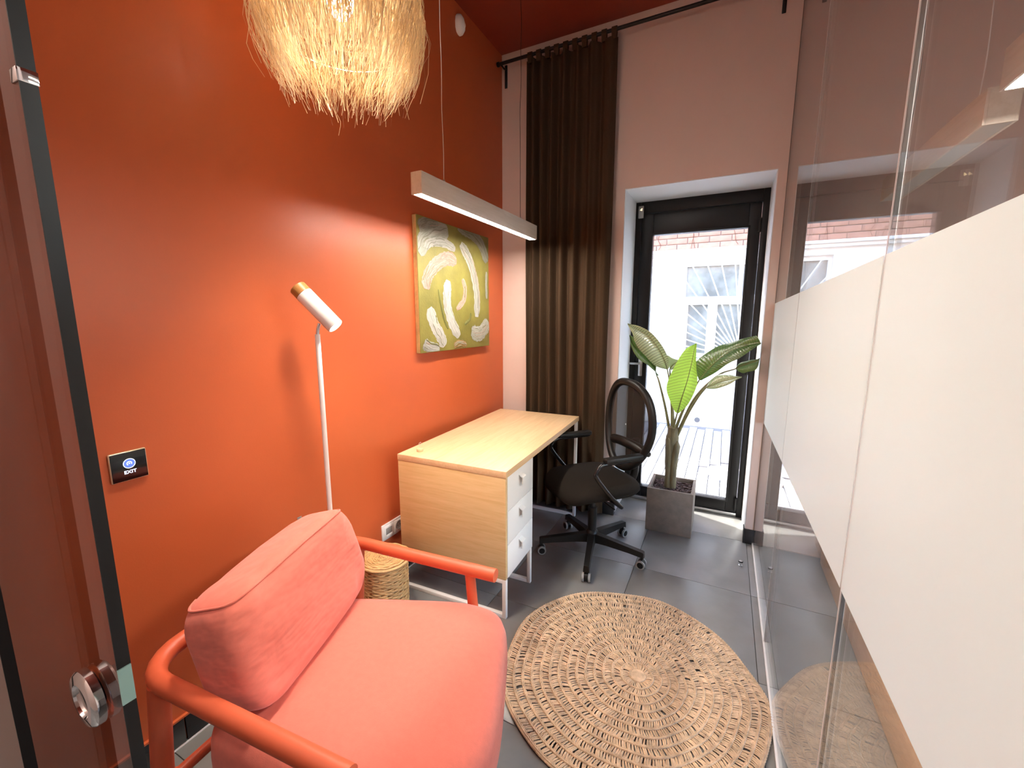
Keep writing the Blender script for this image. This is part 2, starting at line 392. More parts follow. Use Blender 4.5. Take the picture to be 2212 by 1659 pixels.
# ---- sliding glass door leaf at the entry, close to the camera
d2 = thing('door_2', 'clear glass sliding door leaf with chrome knob at the entry', 'glass door', (-.52, YF, 0), kind=S)
MB().box(-1.04, -.001, -.010, 0, .012, 2.9).build('pane', 'doorglass', d2, smooth=False)
MB().box(-.001, .0005, -.0105, .0005, 1.101, 2.9).build('edge_seal', 'black', d2, smooth=False)
MB().box(-.001, .0005, -.0105, .0005, .012, 1.059).build('edge_seal', 'black', d2, smooth=False)
MB().box(-.001, .0006, -.0105, .0005, 1.060, 1.100).build('bare_glass_edge', 'glassgreen', d2, smooth=False)
KP = (-.064, 0, 1.046)
MB().lathe([(.012, -.0105), (.029, -.0108), (.031, -.0125), (.031, -.0195), (.028, -.0225), (.019, -.0235), (.018, -.021), (.003, -.0205)], 36, KP, 'y').build('knob', 'chrome', d2)
MB().lathe([(.012, .0005), (.026, .0008), (.0275, .0025), (.0275, .0085), (.024, .0105), (.003, .011)], 36, KP, 'y').build('knob', 'chrome', d2)
MB().box(-.012, .0015, -.0118, .0015, 1.637, 1.648, .001).build('edge_glint', 'chrome', d2)  # chrome sliver standing in for a highlight on the door edge
# black uprights and a groove on the hall wall (mirrored in the sliding glass)
t = MB().box(XL, XL+.012, -.100, -.085, 0, ZC-.001)  .build('trim_1', 'concrete', smooth=False); tag(t, 'taupe upright trim on the pink hall wall', 'trim', kind=S)

d3 = thing('door_3', 'second clear glass sliding leaf with black edge at far left', 'glass door', (-.70, .126, 0), kind=S)
MB().box(-.86, -.001, -.009, 0, .012, 2.9).build('pane', 'glass', d3, smooth=False)
MB().box(-.001, .0005, -.0095, .0005, .012, 2.9).build('edge_seal', 'black', d3, smooth=False)

# ================================================================ OUTSIDE
pv = MB().box(-6, 6, 3.46, 6.25, -.10, -.034).build('pavement', 'paverjoint', smooth=False)
tag(pv, 'grey block paved courtyard outside the glass door', 'pavement', kind=S)
src = None; MX, MY, MR = .11, 4.36, .19
for i in range(24):
    for j in range(14):
        x = -1.52+.098*i; yy = 3.47+.2*j+(.1 if i % 2 else 0)
        if yy+.2 > 6.16: continue
        if math.hypot(x+.049-MX, yy+.1-MY) < MR+.03: continue
        if src is None:
            src = MB().box(.003, .095, .003, .197, -.034, -.02, .004).build('paver', 'paver', pv); src.location = (x, yy, 0)
        else:
            inst(src, 'paver', pv, (x, yy, rnd.uniform(-.0015, .0015)))
mh = thing('manhole_cover', 'round concrete manhole cover in the courtyard paving', 'manhole cover', (MX, MY, -.02))
MB().lathe([(MR, -.012), (MR, .002), (MR-.045, .002), (MR-.045, -.012)], 40).build('rim', 'plaster', mh)
MB().lathe([(MR-.049, -.012), (MR-.049, .001), (.01, .003)], 40).build('lid', 'paver', mh)
fc = thing('courtyard_building', 'white plastered house with pale brick top across the courtyard', 'building', (0, 6.21, 0))
fw = MB(); WX0, WX1, WZ0, WZ1 = -.56, .74, .90, 2.17
fw.box(-6, WX0, 0, .3, -.1, 2.25); fw.box(WX1, 6, 0, .3, -.1, 2.25); fw.box(WX0, WX1, 0, .3, -.1, WZ0); fw.box(WX0, WX1, 0, .3, WZ1, 2.25)
fw.build('wall', 'plaster', fc, smooth=False)
MB().box(-6, 6, -.03, .3, -.1, .155, .004).build('plinth', 'plaster', fc)
lg = MB(); lg.box(-6, 6, -.05, .3, 2.25, 2.29, .006); lg.box(-6, 6, -.09, .3, 2.29, 2.325, .006); lg.build('ledge', 'plaster', fc)
up = MB().box(-6, 6, .012, .3, 2.325, 5.2).build('upper_wall', 'mortar', fc, smooth=False)
bs = None
for r in range(7):
    for c in range(13):
        x = -1.7+.26*c+(.13 if r % 2 else 0); zz = 2.332+.078*r
        if bs is None: bs = MB().box(.004, .254, 0, .03, 0, .07, .004).build('brick', 'brick', up); bs.location = (x, 0, zz)
        else: inst(bs, 'brick', up, (x, rnd.uniform(-.002, .002), zz))
br = MB().box(-6, -1.72, .006, .02, 2.33, 5.2); br.box(1.85, 6, .006, .02, 2.33, 5.2); br.box(-1.72, 1.85, .006, .02, 2.885, 5.2); br.build('far_brickwork', 'brick', up, smooth=False)
wf = MB()
def hole_frame(mb, x0, x1, z0, z1, holes):
    xs = sorted({x0, x1} | {h_[0] for h_ in holes} | {h_[1] for h_ in holes}); zs = sorted({z0, z1} | {h_[2] for h_ in holes} | {h_[3] for h_ in holes})
    for a, b in zip(xs, xs[1:]):
        for c, d in zip(zs, zs[1:]):
            if any(h_[0] <= a and b <= h_[1] and h_[2] <= c and d <= h_[3] for h_ in holes): continue
            mb.box(a, b, .05, .11, c, d)
holes = [(-.52, .10, 1.72, 2.115), (.15, .70, 1.72, 2.115), (-.478, -.235, .95, 1.615), (-.12, .145, .95, 1.615), (.22, .44, .95, 1.615), (.50, .70, .95, 1.615)]
hole_frame(wf, WX0, WX1, WZ0, WZ1, holes)
wfo = wf.build('window_frame', 'plaster', fc, smooth=False)
for h_ in holes: MB().box(h_[0], h_[1], .085, .09, h_[2], h_[3]).build('pane', 'farglass', wfo, smooth=False)
MB().box(WX0-.05, WX1+.05, -.06, .06, .86, .90, .005).build('window_sill', 'plaster', fc)
gr = MB().box(WX0+.02, WX1-.02, .008, .026, .915, .935).build('window_grille', 'plaster', fc, smooth=False)
cx0, cz0 = .2, .93
for k in range(25):
    a = PI*(k+.5)/25; dx, dz = math.cos(a), math.sin(a)
    tt = min((WX1-.02-cx0)/dx if dx > 1e-6 else 9, (WX0+.02-cx0)/dx if dx < -1e-6 else 9, (WZ1-.03-cz0)/dz)
    MB().tube([(cx0+dx*.10, .017, cz0+dz*.10), (cx0+dx*tt, .017, cz0+dz*tt)], .0075, 6).build('bar', 'plaster', gr)
MB().lathe([(.048, 0), (.048, -.012), (.036, -.014)], 24, (-.265, -.03, .06), 'y').build('vent_rim', 'plaster', fc)
MB().lathe([(.036, 0), (.036, -.015), (.01, -.015)], 24, (-.265, -.03, .06), 'y').build('vent_grille', 'paverjoint', fc)
vn = MB()
for k in range(9):
    x = -1.0+.24*k+rnd.uniform(-.06, .06); p = [(x, -.012, 2.93)]
    for q in range(7): x += rnd.uniform(-.05, .05); p.append((x, -.010, 2.93-.085*(q+1)*rnd.uniform(.95, 1.05)))
    vn.tube(catmull(p, 3), .003, 5)
    b0 = p[3]; vn.tube(catmull([b0, (b0[0]+.06, -.012, b0[2]-.03), (b0[0]+.11, -.012, b0[2]+.01)], 3), .0022, 5)
v_ = vn.build('bare_creeper', 'vine', fc); v_.location = (0, .008, 0); v_['label'] = 'thin bare creeper stems clinging to the brick'

# ================================================================ THE ROOM BEHIND THE GLASS
pl = thing('wooden_plinth', 'low pale wooden plinth on the floor behind the glass partition', 'plinth', (.6, 1.75, 0))
MB().box(0, .32, -1.15, 1.15, .0, .16, .003).build('board', 'peach', pl)
def linear_lamp(name, label, x, y0, y1, z, wd, ht, diff, cords, energy=0, grp=None):
    t_ = thing(name, label, 'pendant lamp', (x, (y0+y1)/2, z), group=grp)
    Ln = (y1-y0)/2
    b = MB(); b.box(-wd/2, -wd/2+.008, -Ln, Ln, 0, ht, .0008); b.box(wd/2-.008, wd/2, -Ln, Ln, 0, ht, .0008)
    b.box(-wd/2+.008, wd/2-.008, -Ln, Ln, ht-.008, ht); b.box(-wd/2+.008, wd/2-.008, -Ln, -Ln+.006, 0, ht-.008); b.box(-wd/2+.008, wd/2-.008, Ln-.006, Ln, 0, ht-.008)
    b.build('body', 'lampwood', t_)
    MB().box(-wd/2+.008, wd/2-.008, -Ln+.006, Ln-.006, .0015, .008).build('diffuser', diff, t_, smooth=False)
    for cy in cords:
        p = [(0, cy, ht)]; top = ZC-z
        for k in range(1, 9): p.append((rnd.uniform(-.004, .004), cy+rnd.uniform(-.006, .006), ht+(top-ht)*k/8))
        MB().tube(catmull(p, 4), .0016, 6).build('cord', 'white' if cy < 0 else 'blackplastic', t_)
        MB().lathe([(.008, 0), (.008, .012), (.003, .02)], 12, (0, cy, ht)).build('cord_clip', 'steel', t_)
    return t_
linear_lamp('linear_pendant', 'lit wooden bar lamp beyond the glass at the right edge', .62, .55, 1.62, 2.02, .075, .10, 'lampdiff2', (-.35, .35))
linear_lamp('linear_pendant', 'unlit wooden bar lamp beyond the glass, above the frosted band', .66, 1.80, 2.72, 2.0, .075, .10, 'offdiff', (-.3, .3))
hl = thing('hall_fill_lamp', 'added unseen round fill lamp in the hall', 'fill lamp', (-1.36, -.75, ZC))  # unseen lamp, added as fill for the end wall and armchair
MB().lathe([(.17, 0), (.17, -.045), (.16, -.05)], 32).build('housing', 'white', hl)
MB().lathe([(.158, -.047), (.158, -.056), (.02, -.058)], 32).build('diffuser', 'hallfill', hl)

# ================================================================ ARMCHAIR
ac = thing('armchair', 'coral fabric armchair with round tubular frame in front of orange wall', 'armchair', (-.95, .80, 0), math.radians(5))
RZ, HW, YS = .575, .346, -.016
rail = [(.335, HW, RZ), (.0, HW, RZ), (-.22, HW, RZ)]
for k in range(1, 7):
    a = k/6*PI/2; rail.append((-.235-.11*math.sin(a), HW-.11+.11*math.cos(a), RZ))
rail += [(-.345, .1, RZ), (-.345, -.1, RZ)]
for k in range(0, 7):
    a = k/6*PI/2; rail.append((-.235-.11*math.cos(a), -HW+.11-.11*math.sin(a), RZ))
rail += [(-.1, -HW, RZ), (.335, -HW, RZ)]
rail = [(x, y_+YS, z_) for x, y_, z_ in rail]
MB().tube(rail, .0225, 18).build('arm_rail', 'coralframe', ac, angle=60)
for sx, sy in ((1, 1), (1, -1), (-1, 1), (-1, -1)):
    top = (.235 if sx > 0 else -.255, sy*HW+YS, RZ-.005); bot = (.275 if sx > 0 else -.315, sy*(HW+.012)+YS, 0)
    MB().tube([top, [(a+b)/2 for a, b in zip(top, bot)], bot], [.018, .019, .016] if sx > 0 else [.023, .024, .020], 16).build('leg', 'coralframe', ac, angle=60)
sf = MB()
for sy in (1, -1): sf.tube([(.26, sy*(HW-.004), .30), (-.29, sy*(HW-.004), .27)], .015, 12)
sf.tube([(.24, HW, .295), (.24, -HW, .295)], .015, 12); sf.tube([(-.28, HW, .27), (-.28, -HW, .27)], .015, 12)
sf.build('seat_frame', 'coralframe', ac)
# seat cushion: rounded slab with a bowed front
def seat_outline(inset, n=96):
    pts = []; ca, sa = math.cos(math.radians(19)), math.sin(math.radians(19))
    for k in range(n):
        a = 2*PI*k/n; c, s_ = math.cos(a), math.sin(a)
        u = .095+(.377-inset)*math.copysign(abs(c)**.48, c)
        v = ((.242-inset) if s_ > 0 else (.385-inset+.14*(u-.1)))*math.copysign(abs(s_)**.48, s_)
        x, y_ = u*ca-v*sa, u*sa+v*ca
        pts.append((max(x, -.30+inset), max(y_, -.345+inset)))
    return pts
loops = []
for ins, zz in ((.06, .315), (.025, .318), (.008, .33), (.0, .355), (0, .39), (.002, .42), (.010, .447), (.028, .464), (.06, .472), (.11, .477), (.17, .480), (.24, .481)):
    loops.append([(x, y_, zz) for x, y_ in seat_outline(ins)])
MB().loft(loops).build('seat_cushion', 'coral', ac, angle=80)
# back cushion: puffed block with a piped seam
def puff(sx, sy, sz, n=30, e=.22, wr=.006):
    rows = []
    def P(u, v):
        cu, su, cv, sv = math.cos(u), math.sin(u), math.cos(v), math.sin(v)
        f = lambda c, p: math.copysign(abs(c)**p, c)
        x = f(cv, .36)*f(cu, .38); y_ = f(cv, .30)*f(su, e); z_ = f(sv, .36)
        q = wr*(math.sin(9*y_+3*z_)*.5+math.sin(17*y_-7*z_+1)*.35+math.sin(5*y_*z_+2)*.4)
        ends = 1-.06*abs(y_)**4
        return ((x*sx+q*(1 if x > 0 else .3))*ends, y_*sy, z_*sz*(1-.05*abs(y_)**3)+q*.6)
    for i in range(n+1):
        v = -PI/2+PI*i/n
        rows.append([P(2*PI*j/(n*3), v) for j in range(n*3)])
    return rows, P
rows, PF = puff(.088, .288, .165, wr=.0075)
cm = MB().loft(rows[1:-1])
bc = cm.build('back_cushion', 'coralback', ac, angle=80)
bc.location = (-.168, -.045, .625); bc.rotation_euler = (0, math.radians(-14), math.radians(15))
sp = [Vector(PF(-2.7+5.4*k/120, math.asin(.72)))*1.006 for k in range(121)]
MB().tube(sp, .0032, 8).build('seam_piping', 'coral', bc)

# ================================================================ DESK
dk = thing('desk', 'pale oak writing desk with white three-drawer unit and white steel legs', 'desk', (-.851, 1.632, 0), math.radians(2.0))
W, LEN, TOP = .625, 1.21, .75
MB().box(-W, 0, 0, LEN, TOP-.032, TOP, .0012).build('desk_top', 'oaktop', dk)
MB().box(-W+.001, -.004, .002, .020, .205, TOP-.032, .0008).build('side_panel', 'oakside', dk)
UB = .335
cb = MB(); cb.box(-W+.02, -.024, .020, .036, .205, .717); cb.box(-W+.02, -.024, UB-.016, UB, .205, .717); cb.box(-W+.02, -.024, .036, UB-.016, .205, .221); cb.box(-W+.02, -W+.032, .036, UB-.016, .221, .717)
cb.build('drawer_unit', 'white', dk, smooth=False)
for k in range(3):
    z0 = .207+k*.1705
    dr = MB(); dr.box(-.022, -.002, .021, UB-.001, z0, z0+.1685, .001); dr.box(-W+.06, -.022, .045, UB-.025, z0+.02, z0+.12)
    dr = dr.build('drawer', 'white', dk)
    hz = z0+.112; hd = MB()
    hd.add([(-.002, .150, hz+.022), (-.002, .190, hz+.022), (.016, .190, hz+.010), (.016, .150, hz+.010), (.014, .190, hz-.022), (.014, .150, hz-.022), (.018, .190, hz-.022), (.018, .150, hz-.022), (.020, .190, hz+.013), (.020, .150, hz+.013), (-.002, .190, hz+.026), (-.002, .150, hz+.026)],
           [(0, 1, 2, 3), (3, 2, 4, 5), (5, 4, 6, 7), (7, 6, 8, 9), (9, 8, 10, 11), (11, 10, 1, 0), (0, 3, 5, 7, 9, 11), (1, 10, 8, 6, 4, 2)])
    hd.build('handle', 'white', dr, smooth=False)
def sled(y0, top):
    s_ = MB(); q = .020
    s_.box(-.004-q, -.004, y0, y0+q, 0, top, .001); s_.box(-W+.004, -W+.004+q, y0, y0+q, 0, top, .001)
    s_.box(-W+.004+q, -.004-q, y0, y0+q, 0, q, .001); s_.box(-W+.004+q, -.004-q, y0, y0+q, top-q, top, .001); return s_
sled(.002, .204).build('sled_leg', 'white', dk); sled(UB-.024, .204).build('sled_leg', 'white', dk); sled(LEN-.03, TOP-.033).build('sled_leg', 'white', dk)
bar = MB(); bar.box(-W+.05, -W+.07, UB, LEN-.03, .66, .70); bar.build('rear_rail', 'white', dk, smooth=False)
# little stand on the desk
kb = thing('photo_clip_stand', 'tiny wooden clip stand with wire loop on the desk corner', 'clip stand', (-1.40, 1.70, TOP+.0005))
MB().lathe([(.017, 0), (.0175, .002), (.0175, .012), (.016, .014)], 24).build('base', 'oaktop', kb)
MB().tube(catmull([(0, 0, .012), (0, 0, .03), (.006, .004, .038), (0, .008, .046), (-.006, .002, .040), (0, -.003, .034)], 5), .0009, 6).build('wire_clip', 'steel', kb)

# ================================================================ DESK LAMP BAR
linear_lamp('linear_pendant', 'lit wooden bar lamp hanging over the desk by the painting', -1.185, 1.475, 2.665, 1.955, .056, .088, 'lampdiff', (-.40, .40))

# ================================================================ PAINTING
pa = thing('painting', 'abstract olive and white canvas painting hanging on the orange wall', 'painting', (XL, 1.907, 1.245))
PW, PH = .785, .757
MB().box(.004, .030, 0, PW, 0, PH, .003).build('canvas', mat('painted canvas', (.25, .215, .045), .6, var=.25, vscale=5, bscale=90, bstr=.3), pa)
MB().box(.002, .0265, -.0012, .0006, .002, PH-.002).build('canvas_edge', mat('raw canvas edge', (.55, .36, .14), .7, var=.3, vscale=12), pa, smooth=False)
def stroke_mat(name, cols):
    m, nt, out = _new(name); p = nt.nodes.new('ShaderNodeBsdfPrincipled')
    n = noise(nt, coord(nt, (1.5, 3.6, 1), kind='UV'), 2.6, 6, .75, .5)
    k = len(cols); L(nt, ramp(nt, n, [(.28+.44*i/(k-1), c) for i, c in enumerate(cols)]), p.inputs['Base Color'])
    L(nt, bump(nt, n, .8, .006), p.inputs['Normal']); p.inputs['Roughness'].default_value = .45
    L(nt, p.outputs[0], out.inputs[0]); return m
SM = dict(
    grey=stroke_mat('grey strokes', [(0.19, 0.19, 0.15), (0.31, 0.31, 0.24), (0.43, 0.42, 0.36), (0.26, 0.27, 0.19)]),
    white=stroke_mat('white strokes', [(0.22, 0.21, 0.15), (0.50, 0.48, 0.41), (0.53, 0.51, 0.46), (0.31, 0.29, 0.24), (0.52, 0.50, 0.43)]),
    rose=stroke_mat('rose strokes', [(0.25, 0.24, 0.16), (0.50, 0.45, 0.37), (0.45, 0.20, 0.14), (0.51, 0.47, 0.41), (0.28, 0.25, 0.19)]),
    dark=stroke_mat('dark strokes', [(0.08, 0.08, 0.05), (0.21, 0.20, 0.14), (0.34, 0.33, 0.26), (0.14, 0.13, 0.08)]),
    olive=stroke_mat('olive strokes', [(0.12, 0.12, 0.02), (0.22, 0.21, 0.05)]),
    rust=stroke_mat('rust strokes', [(0.26, 0.12, 0.02), (0.31, 0.17, 0.05), (0.46, 0.37, 0.28)]),
    lilac=stroke_mat('lilac strokes', [(0.28, 0.27, 0.26), (0.36, 0.35, 0.31), (0.31, 0.31, 0.25)]))
STROKES=[
 ([(0.008,0.558),(0.076,0.638),(0.185,0.690),(0.292,0.715)],0.070,'grey'),
 ([(0.069,0.362),(0.080,0.429),(0.157,0.503),(0.272,0.554),(0.377,0.550)],0.051,'rose'),
 ([(0.429,0.665),(0.520,0.584),(0.586,0.472),(0.619,0.340),(0.611,0.206)],0.047,'white'),
 ([(0.287,0.426),(0.267,0.344),(0.277,0.253),(0.322,0.161),(0.391,0.081)],0.049,'white'),
 ([(0.180,0.367),(0.208,0.262),(0.237,0.184),(0.272,0.133)],0.012,'olive'),
 ([(0.443,0.449),(0.472,0.388),(0.454,0.313),(0.370,0.253)],0.026,'rose'),
 ([(0.089,0.258),(0.134,0.161),(0.189,0.094),(0.232,0.031)],0.052,'white'),
 ([(0.538,0.108),(0.642,0.090),(0.719,0.128),(0.766,0.174)],0.064,'grey'),
 ([(0.396,0.764),(0.556,0.748),(0.680,0.696),(0.757,0.588)],0.050,'dark'),
 ([(0.331,0.018),(0.396,0.033),(0.476,0.017)],0.033,'rust'),
 ([(0.033,0.061),(0.076,0.033),(0.175,0.006)],0.043,'lilac'),
 ([(0.017,0.691),(0.102,0.729),(0.194,0.745)],0.049,'dark'),
 ([(0.457,0.158),(0.520,0.189),(0.538,0.230)],0.014,'olive'),
 ([(0.749,0.520),(0.746,0.427),(0.749,0.334)],0.017,'grey'),
 ([(0.050,0.602),(0.147,0.634),(0.262,0.641),(0.364,0.622)],0.033,'white'),
]
for ns, (pts, wd, c) in enumerate(STROKES):
    cl = catmull([(0, a, b) for a, b in pts], 9); rows = []; K = len(cl)
    for i, p in enumerate(cl):
        q = cl[min(i+1, K-1)]-cl[max(i-1, 0)]; nrm = Vector((0, -q.z, q.y)).normalized()
        t_ = i/(K-1); wdt = wd*.82*(min(1, t_*7+.25)*min(1, (1-t_)*7+.25))**.5
        row = []
        for j in range(7):
            s_ = -1+j/3; jit = rnd.uniform(-.10, .10) if j in (0, 6) else 0
            y_ = min(PW-.004, max(.004, p.y+nrm.y*wdt*(s_+jit))); z_ = min(PH-.004, max(.004, p.z+nrm.z*wdt*(s_+jit)))
            row.append((.0302+.0003*(ns % 5)+(.0022*(1-s_*s_)+rnd.uniform(0, .0006)), y_, z_))
        rows.append(row)
    g_ = MB().grid(rows); st_ = g_.build('paint_stroke', SM[c], pa)
    if wd > .025:                                        # dragged bristle lines in the thick paint
        for q_ in range(5):
            o_ = -.75+1.5*q_/4+rnd.uniform(-.12, .12); i0, i1 = sorted(rnd.sample(range(1, K-1), 2))
            if i1-i0 < 4: i0, i1 = 1, K-2
            br_ = []
            for i in range(i0, i1+1):
                q = cl[min(i+1, K-1)]-cl[max(i-1, 0)]; nrm = Vector((0, -q.z, q.y)).normalized(); p = cl[i]+nrm*wd*.74*(o_+.10*math.sin(i*.7+q_))
                br_.append((.0335+.0003*(ns % 5), min(PW-.006, max(.006, p.y)), min(PH-.006, max(.006, p.z))))
            MB().tube(br_, rnd.uniform(.0012, .0028), 5, flat=.5, up=(1, 0, 0)).build('bristle_line', SM[rnd.choice(['dark', 'grey', 'olive', 'white', 'rose'] if c != 'dark' else ['grey', 'olive', 'dark'])], st_)

# ================================================================ FLOOR LAMP
fl = thing('floor_lamp', 'slim white reading lamp with tilted tube head and wooden cap', 'floor lamp', (-1.40, 1.12, 0))
MB().lathe([(.11, 0), (.112, .004), (.112, .010), (.108, .013), (.012, .015)], 36).build('base', 'white', fl)
MB().cyl((0, 0, .013), (0, 0, 1.385), .0095, 16).build('pole', 'white', fl)
MB().tube([(0, 0, 1.385), (.0, .004, 1.405), (0, .012, 1.425)], .006, 12).build('joint', 'steel', fl)
hd = bpy.data.objects.new('lamp_head', MB().lathe([(.024, -.10), (.0305, -.10), (.0315, -.098), (.0315, .066), (.028, .067)], 30).mesh('lamp_head', 'white')); COL.objects.link(hd); hd.parent = fl
ax = Vector((-.135, -.06, .157)).normalized()
hd.location = (.005, .002, 1.487); hd.rotation_euler = ax.to_track_quat('Z', 'Y').to_euler()
MB().lathe([(.0312, .0675), (.0312, .100), (.0295, .102), (.004, .102)], 30).build('wooden_cap', 'bamboo', hd)
MB().lathe([(.0255, -.0985), (.0255, -.1005), (.003, -.101)], 30).build('led_lens', 'spotled', hd)

# ================================================================ RAFFIA PENDANT
pd = thing('raffia_pendant', 'shaggy natural raffia pendant lamp hanging over the armchair', 'pendant lamp', (-1.12, 1.06, .03))
MB().tube([(0, 0, 2.62), (0, 0, ZC-.03)], .003, 8).build('cord', 'blackplastic', pd)
MB().lathe([(.05, ZC-.06), (.05, ZC-.031)], 24).build('ceiling_rose', 'blackplastic', pd)
MB().lathe([(.018, 2.52), (.022, 2.53), (.022, 2.60), (.012, 2.63)], 20).build('socket', 'blackplastic', pd)
MB().lathe([(.004, 2.32), (.02, 2.325), (.036, 2.35), (.041, 2.38), (.034, 2.42), (.018, 2.48), (.015, 2.525)], 24).build('bulb', 'bulb', pd)
fr_ = MB()
TIERS = [(2.66, .10), (2.60, .17), (2.52, .215), (2.44, .238), (2.36, .240), (2.28, .205)]
for z_, r_ in TIERS: fr_.tube([(r_*math.cos(2*PI*k/40), r_*math.sin(2*PI*k/40), z_) for k in range(40)], .002, 6, closed=True)
for k in range(8):
    a = 2*PI*k/8; fr_.tube(catmull([(.02*math.cos(a), .02*math.sin(a), 2.66)]+[(r_*math.cos(a), r_*math.sin(a), z_) for z_, r_ in TIERS], 3), .002, 6)
fr_.build('wire_frame', 'steel', pd)
def strands(n, tiers, seed, lmin, lmax, wob=.02):
    R = random.Random(seed); mb = MB()
    wts = [r_ for _, r_ in tiers]
    for _ in range(n):
        z_, r_ = R.choices(tiers, wts)[0]; a = R.uniform(0, 2*PI)
        clump = math.sin(a*7+z_*31)*.5+math.sin(a*13+z_*11)*.5
        ln = R.uniform(lmin, lmax)*(1+.10*clump); out = R.uniform(-.025, .03)+.008*clump; tw = R.gauss(0, .15); cu_ = R.gauss(0, .011)
        wd = R.uniform(.0005, .0012); ph = R.uniform(0, 6.28); K = 7; vs = []
        kz = R.uniform(-.02, .02)
        for i in range(K):
            t_ = i/(K-1); rr = r_+R.uniform(-.004, .004)+out*math.sin(t_*PI*.6)-.045*t_*t_+R.uniform(-.003, .003)
            aa = a+tw*t_+.05*t_*math.sin(ph+4*t_); rr += cu_*math.sin(ph*2+6*t_)*t_; zz = z_+kz+.012*math.sin(t_*PI)-ln*t_
            x, y_ = rr*math.cos(aa), rr*math.sin(aa); ta = ph+t_*1.5
            dx, dy = math.cos(ta)*wd, math.sin(ta)*wd
            vs += [(x-dx, y_-dy, zz), (x+dx, y_+dy, zz)]
        mb.add(vs, [(2*i, 2*i+1, 2*i+3, 2*i+2) for i in range(K-1)])
    return mb
for k, (nn, lm, lx) in enumerate(((500, .12, .24), (700, .12, .26), (900, .13, .28), (1100, .13, .27), (1300, .10, .22), (1100, .06, .18))):
    t_ = strands(nn, [TIERS[k]], 40+k, lm, lx).build('raffia_fringe', 'raffia', pd, smooth=False); t_['kind'] = 'stuff'
lo = MB()
for a, ln in ((-1.2, .30), (-.9, .33), (.4, .26), (2.6, .24), (5.6, .28)):
    p = [(.2*math.cos(a), .2*math.sin(a), 2.3)]
    for k in range(1, 6): p.append((.2*math.cos(a)+rnd.uniform(-.02, .02), .2*math.sin(a)+rnd.uniform(-.02, .02), 2.3-ln*k/5))
    lo.tube(catmull(p, 3), .0009, 5)
lo.build('loose_strand', 'raffia', pd)['kind'] = 'stuff'
pl_d = bpy.data.lights.new('bulb_light', 'POINT'); pl_d.energy = 14; pl_d.color = (1, .87, .70); pl_d.shadow_soft_size = .06
plo = bpy.data.objects.new('bulb_light', pl_d); COL.objects.link(plo); plo.parent = pd; plo.location = (0, 0, 2.40)

# ================================================================ WALL FITTINGS
ex = thing('exit_button', 'black glass exit push plate with blue lit ring on orange wall', 'exit button', (XL, .563, 1.012))
MB().box(0, .009, -.045, .045, -.045, .045, .004).build('rim', mat('gilt rim', (.80, .66, .45), .3, metal=.6), ex)
MB().box(.008, .0105, -.0425, .0425, -.0425, .0425, .002).build('glass_plate', 'blackgloss', ex)
rg = MB(); rg.tube([(.0108, .014*math.cos(2*PI*k/36), .008+.014*math.sin(2*PI*k/36)) for k in range(36)], .0010, 6, closed=True); rg.build('lit_ring', 'whiteled', ex)
MB().lathe([(.0128, .0104), (.0128, .0107), (.002, .0108)], 28, (0, 0, .008), 'x').build('blue_disc', 'blueled', ex)
pr = MB(); pr.tube([(.0110, .0055*math.cos(-.6+4.6*k/20), .008+.0055*math.sin(-.6+4.6*k/20)) for k in range(21)], .0012, 6); pr.lathe([(.002, .0108), (.002, .0113), (.0005, .0114)], 12, (0, 0, .008), 'x'); pr.build('touch_symbol', 'whiteled', ex)
fcu = bpy.data.curves.new('exit_word', 'FONT'); fcu.body = 'EXIT'; fcu.size = .0135; fcu.align_x = 'CENTER'; fcu.extrude = .0002; fcu.offset = .0004; fcu.space_character = 1.1
fto = bpy.data.objects.new('tmp_text', fcu); COL.objects.link(fto)
dg = bpy.context.evaluated_depsgraph_get(); tme = bpy.data.meshes.new_from_object(fto.evaluated_get(dg)); bpy.data.objects.remove(fto)
tme.materials.clear(); tme.materials.append(M['whiteled'])
to = bpy.data.objects.new('exit_lettering', tme); COL.objects.link(to); to.parent = ex; to.location = (.0108, 0, -.022); to.rotation_euler = (PI/2, 0, PI/2)
# double socket
so = thing('wall_socket', 'white double wall socket low on orange wall beside desk', 'socket', (XL, 1.564, .258))
MB().box(0, .009, 0, .172, 0, .090, .003).build('frame', 'whiteplastic', so)
i0 = MB(); i0.box(.008, .012, .014, .080, .013, .077, .002); i0.build('network_insert', 'whiteplastic', so)
MB().box(.0115, .0128, .024, .070, .030, .066, .001).build('port_recess', 'greyplastic', so)
MB().box(.0115, .0145, .024, .070, .015, .029, .001).build('port_flap', 'whiteplastic', so)
MB().box(.008, .012, .092, .158, .013, .077, .002).build('power_insert', 'whiteplastic', so)
MB().lathe([(.026, .0118), (.026, .0135), (.021, .0135), (.020, .0122), (.002, .0121)], 28, (0, .125, .045), 'x').build('socket_well', 'greyplastic', so)
for dy in (-.009, .009): MB().lathe([(.0028, .0122), (.0028, .0128), (.0005, .0128)], 12, (0, .125+dy, .045), 'x').build('pin_hole', 'blackplastic', so)
hk = thing('wall_hook', 'small steel hook on orange wall above the armchair back', 'hook', (XL, 1.10, .597))
MB().box(0, .003, -.010, .010, -.012, .012, .001).build('plate', 'steel', hk)
MB().tube(catmull([(.002, 0, 0), (.014, 0, -.002), (.018, 0, .006), (.018, 0, .012)], 4), .003, 8).build('prong', 'steel', hk)
ms = thing('motion_sensor', 'small rounded white motion sensor high on orange wall near ceiling', 'motion sensor', (XL, 2.40, 3.19))
lp = []
for t_, w_, d_ in ((-.058, .010, .016), (-.05, .024, .03), (-.03, .033, .042), (0, .035, .044), (.03, .030, .036), (.048, .018, .024), (.055, .006, .012)):
    lp.append([(.001+d_*max(0, math.cos(a))**.8 if math.cos(a) > 0 else .001, w_*math.sin(a), t_) for a in [2*PI*k/24 for k in range(24)]])
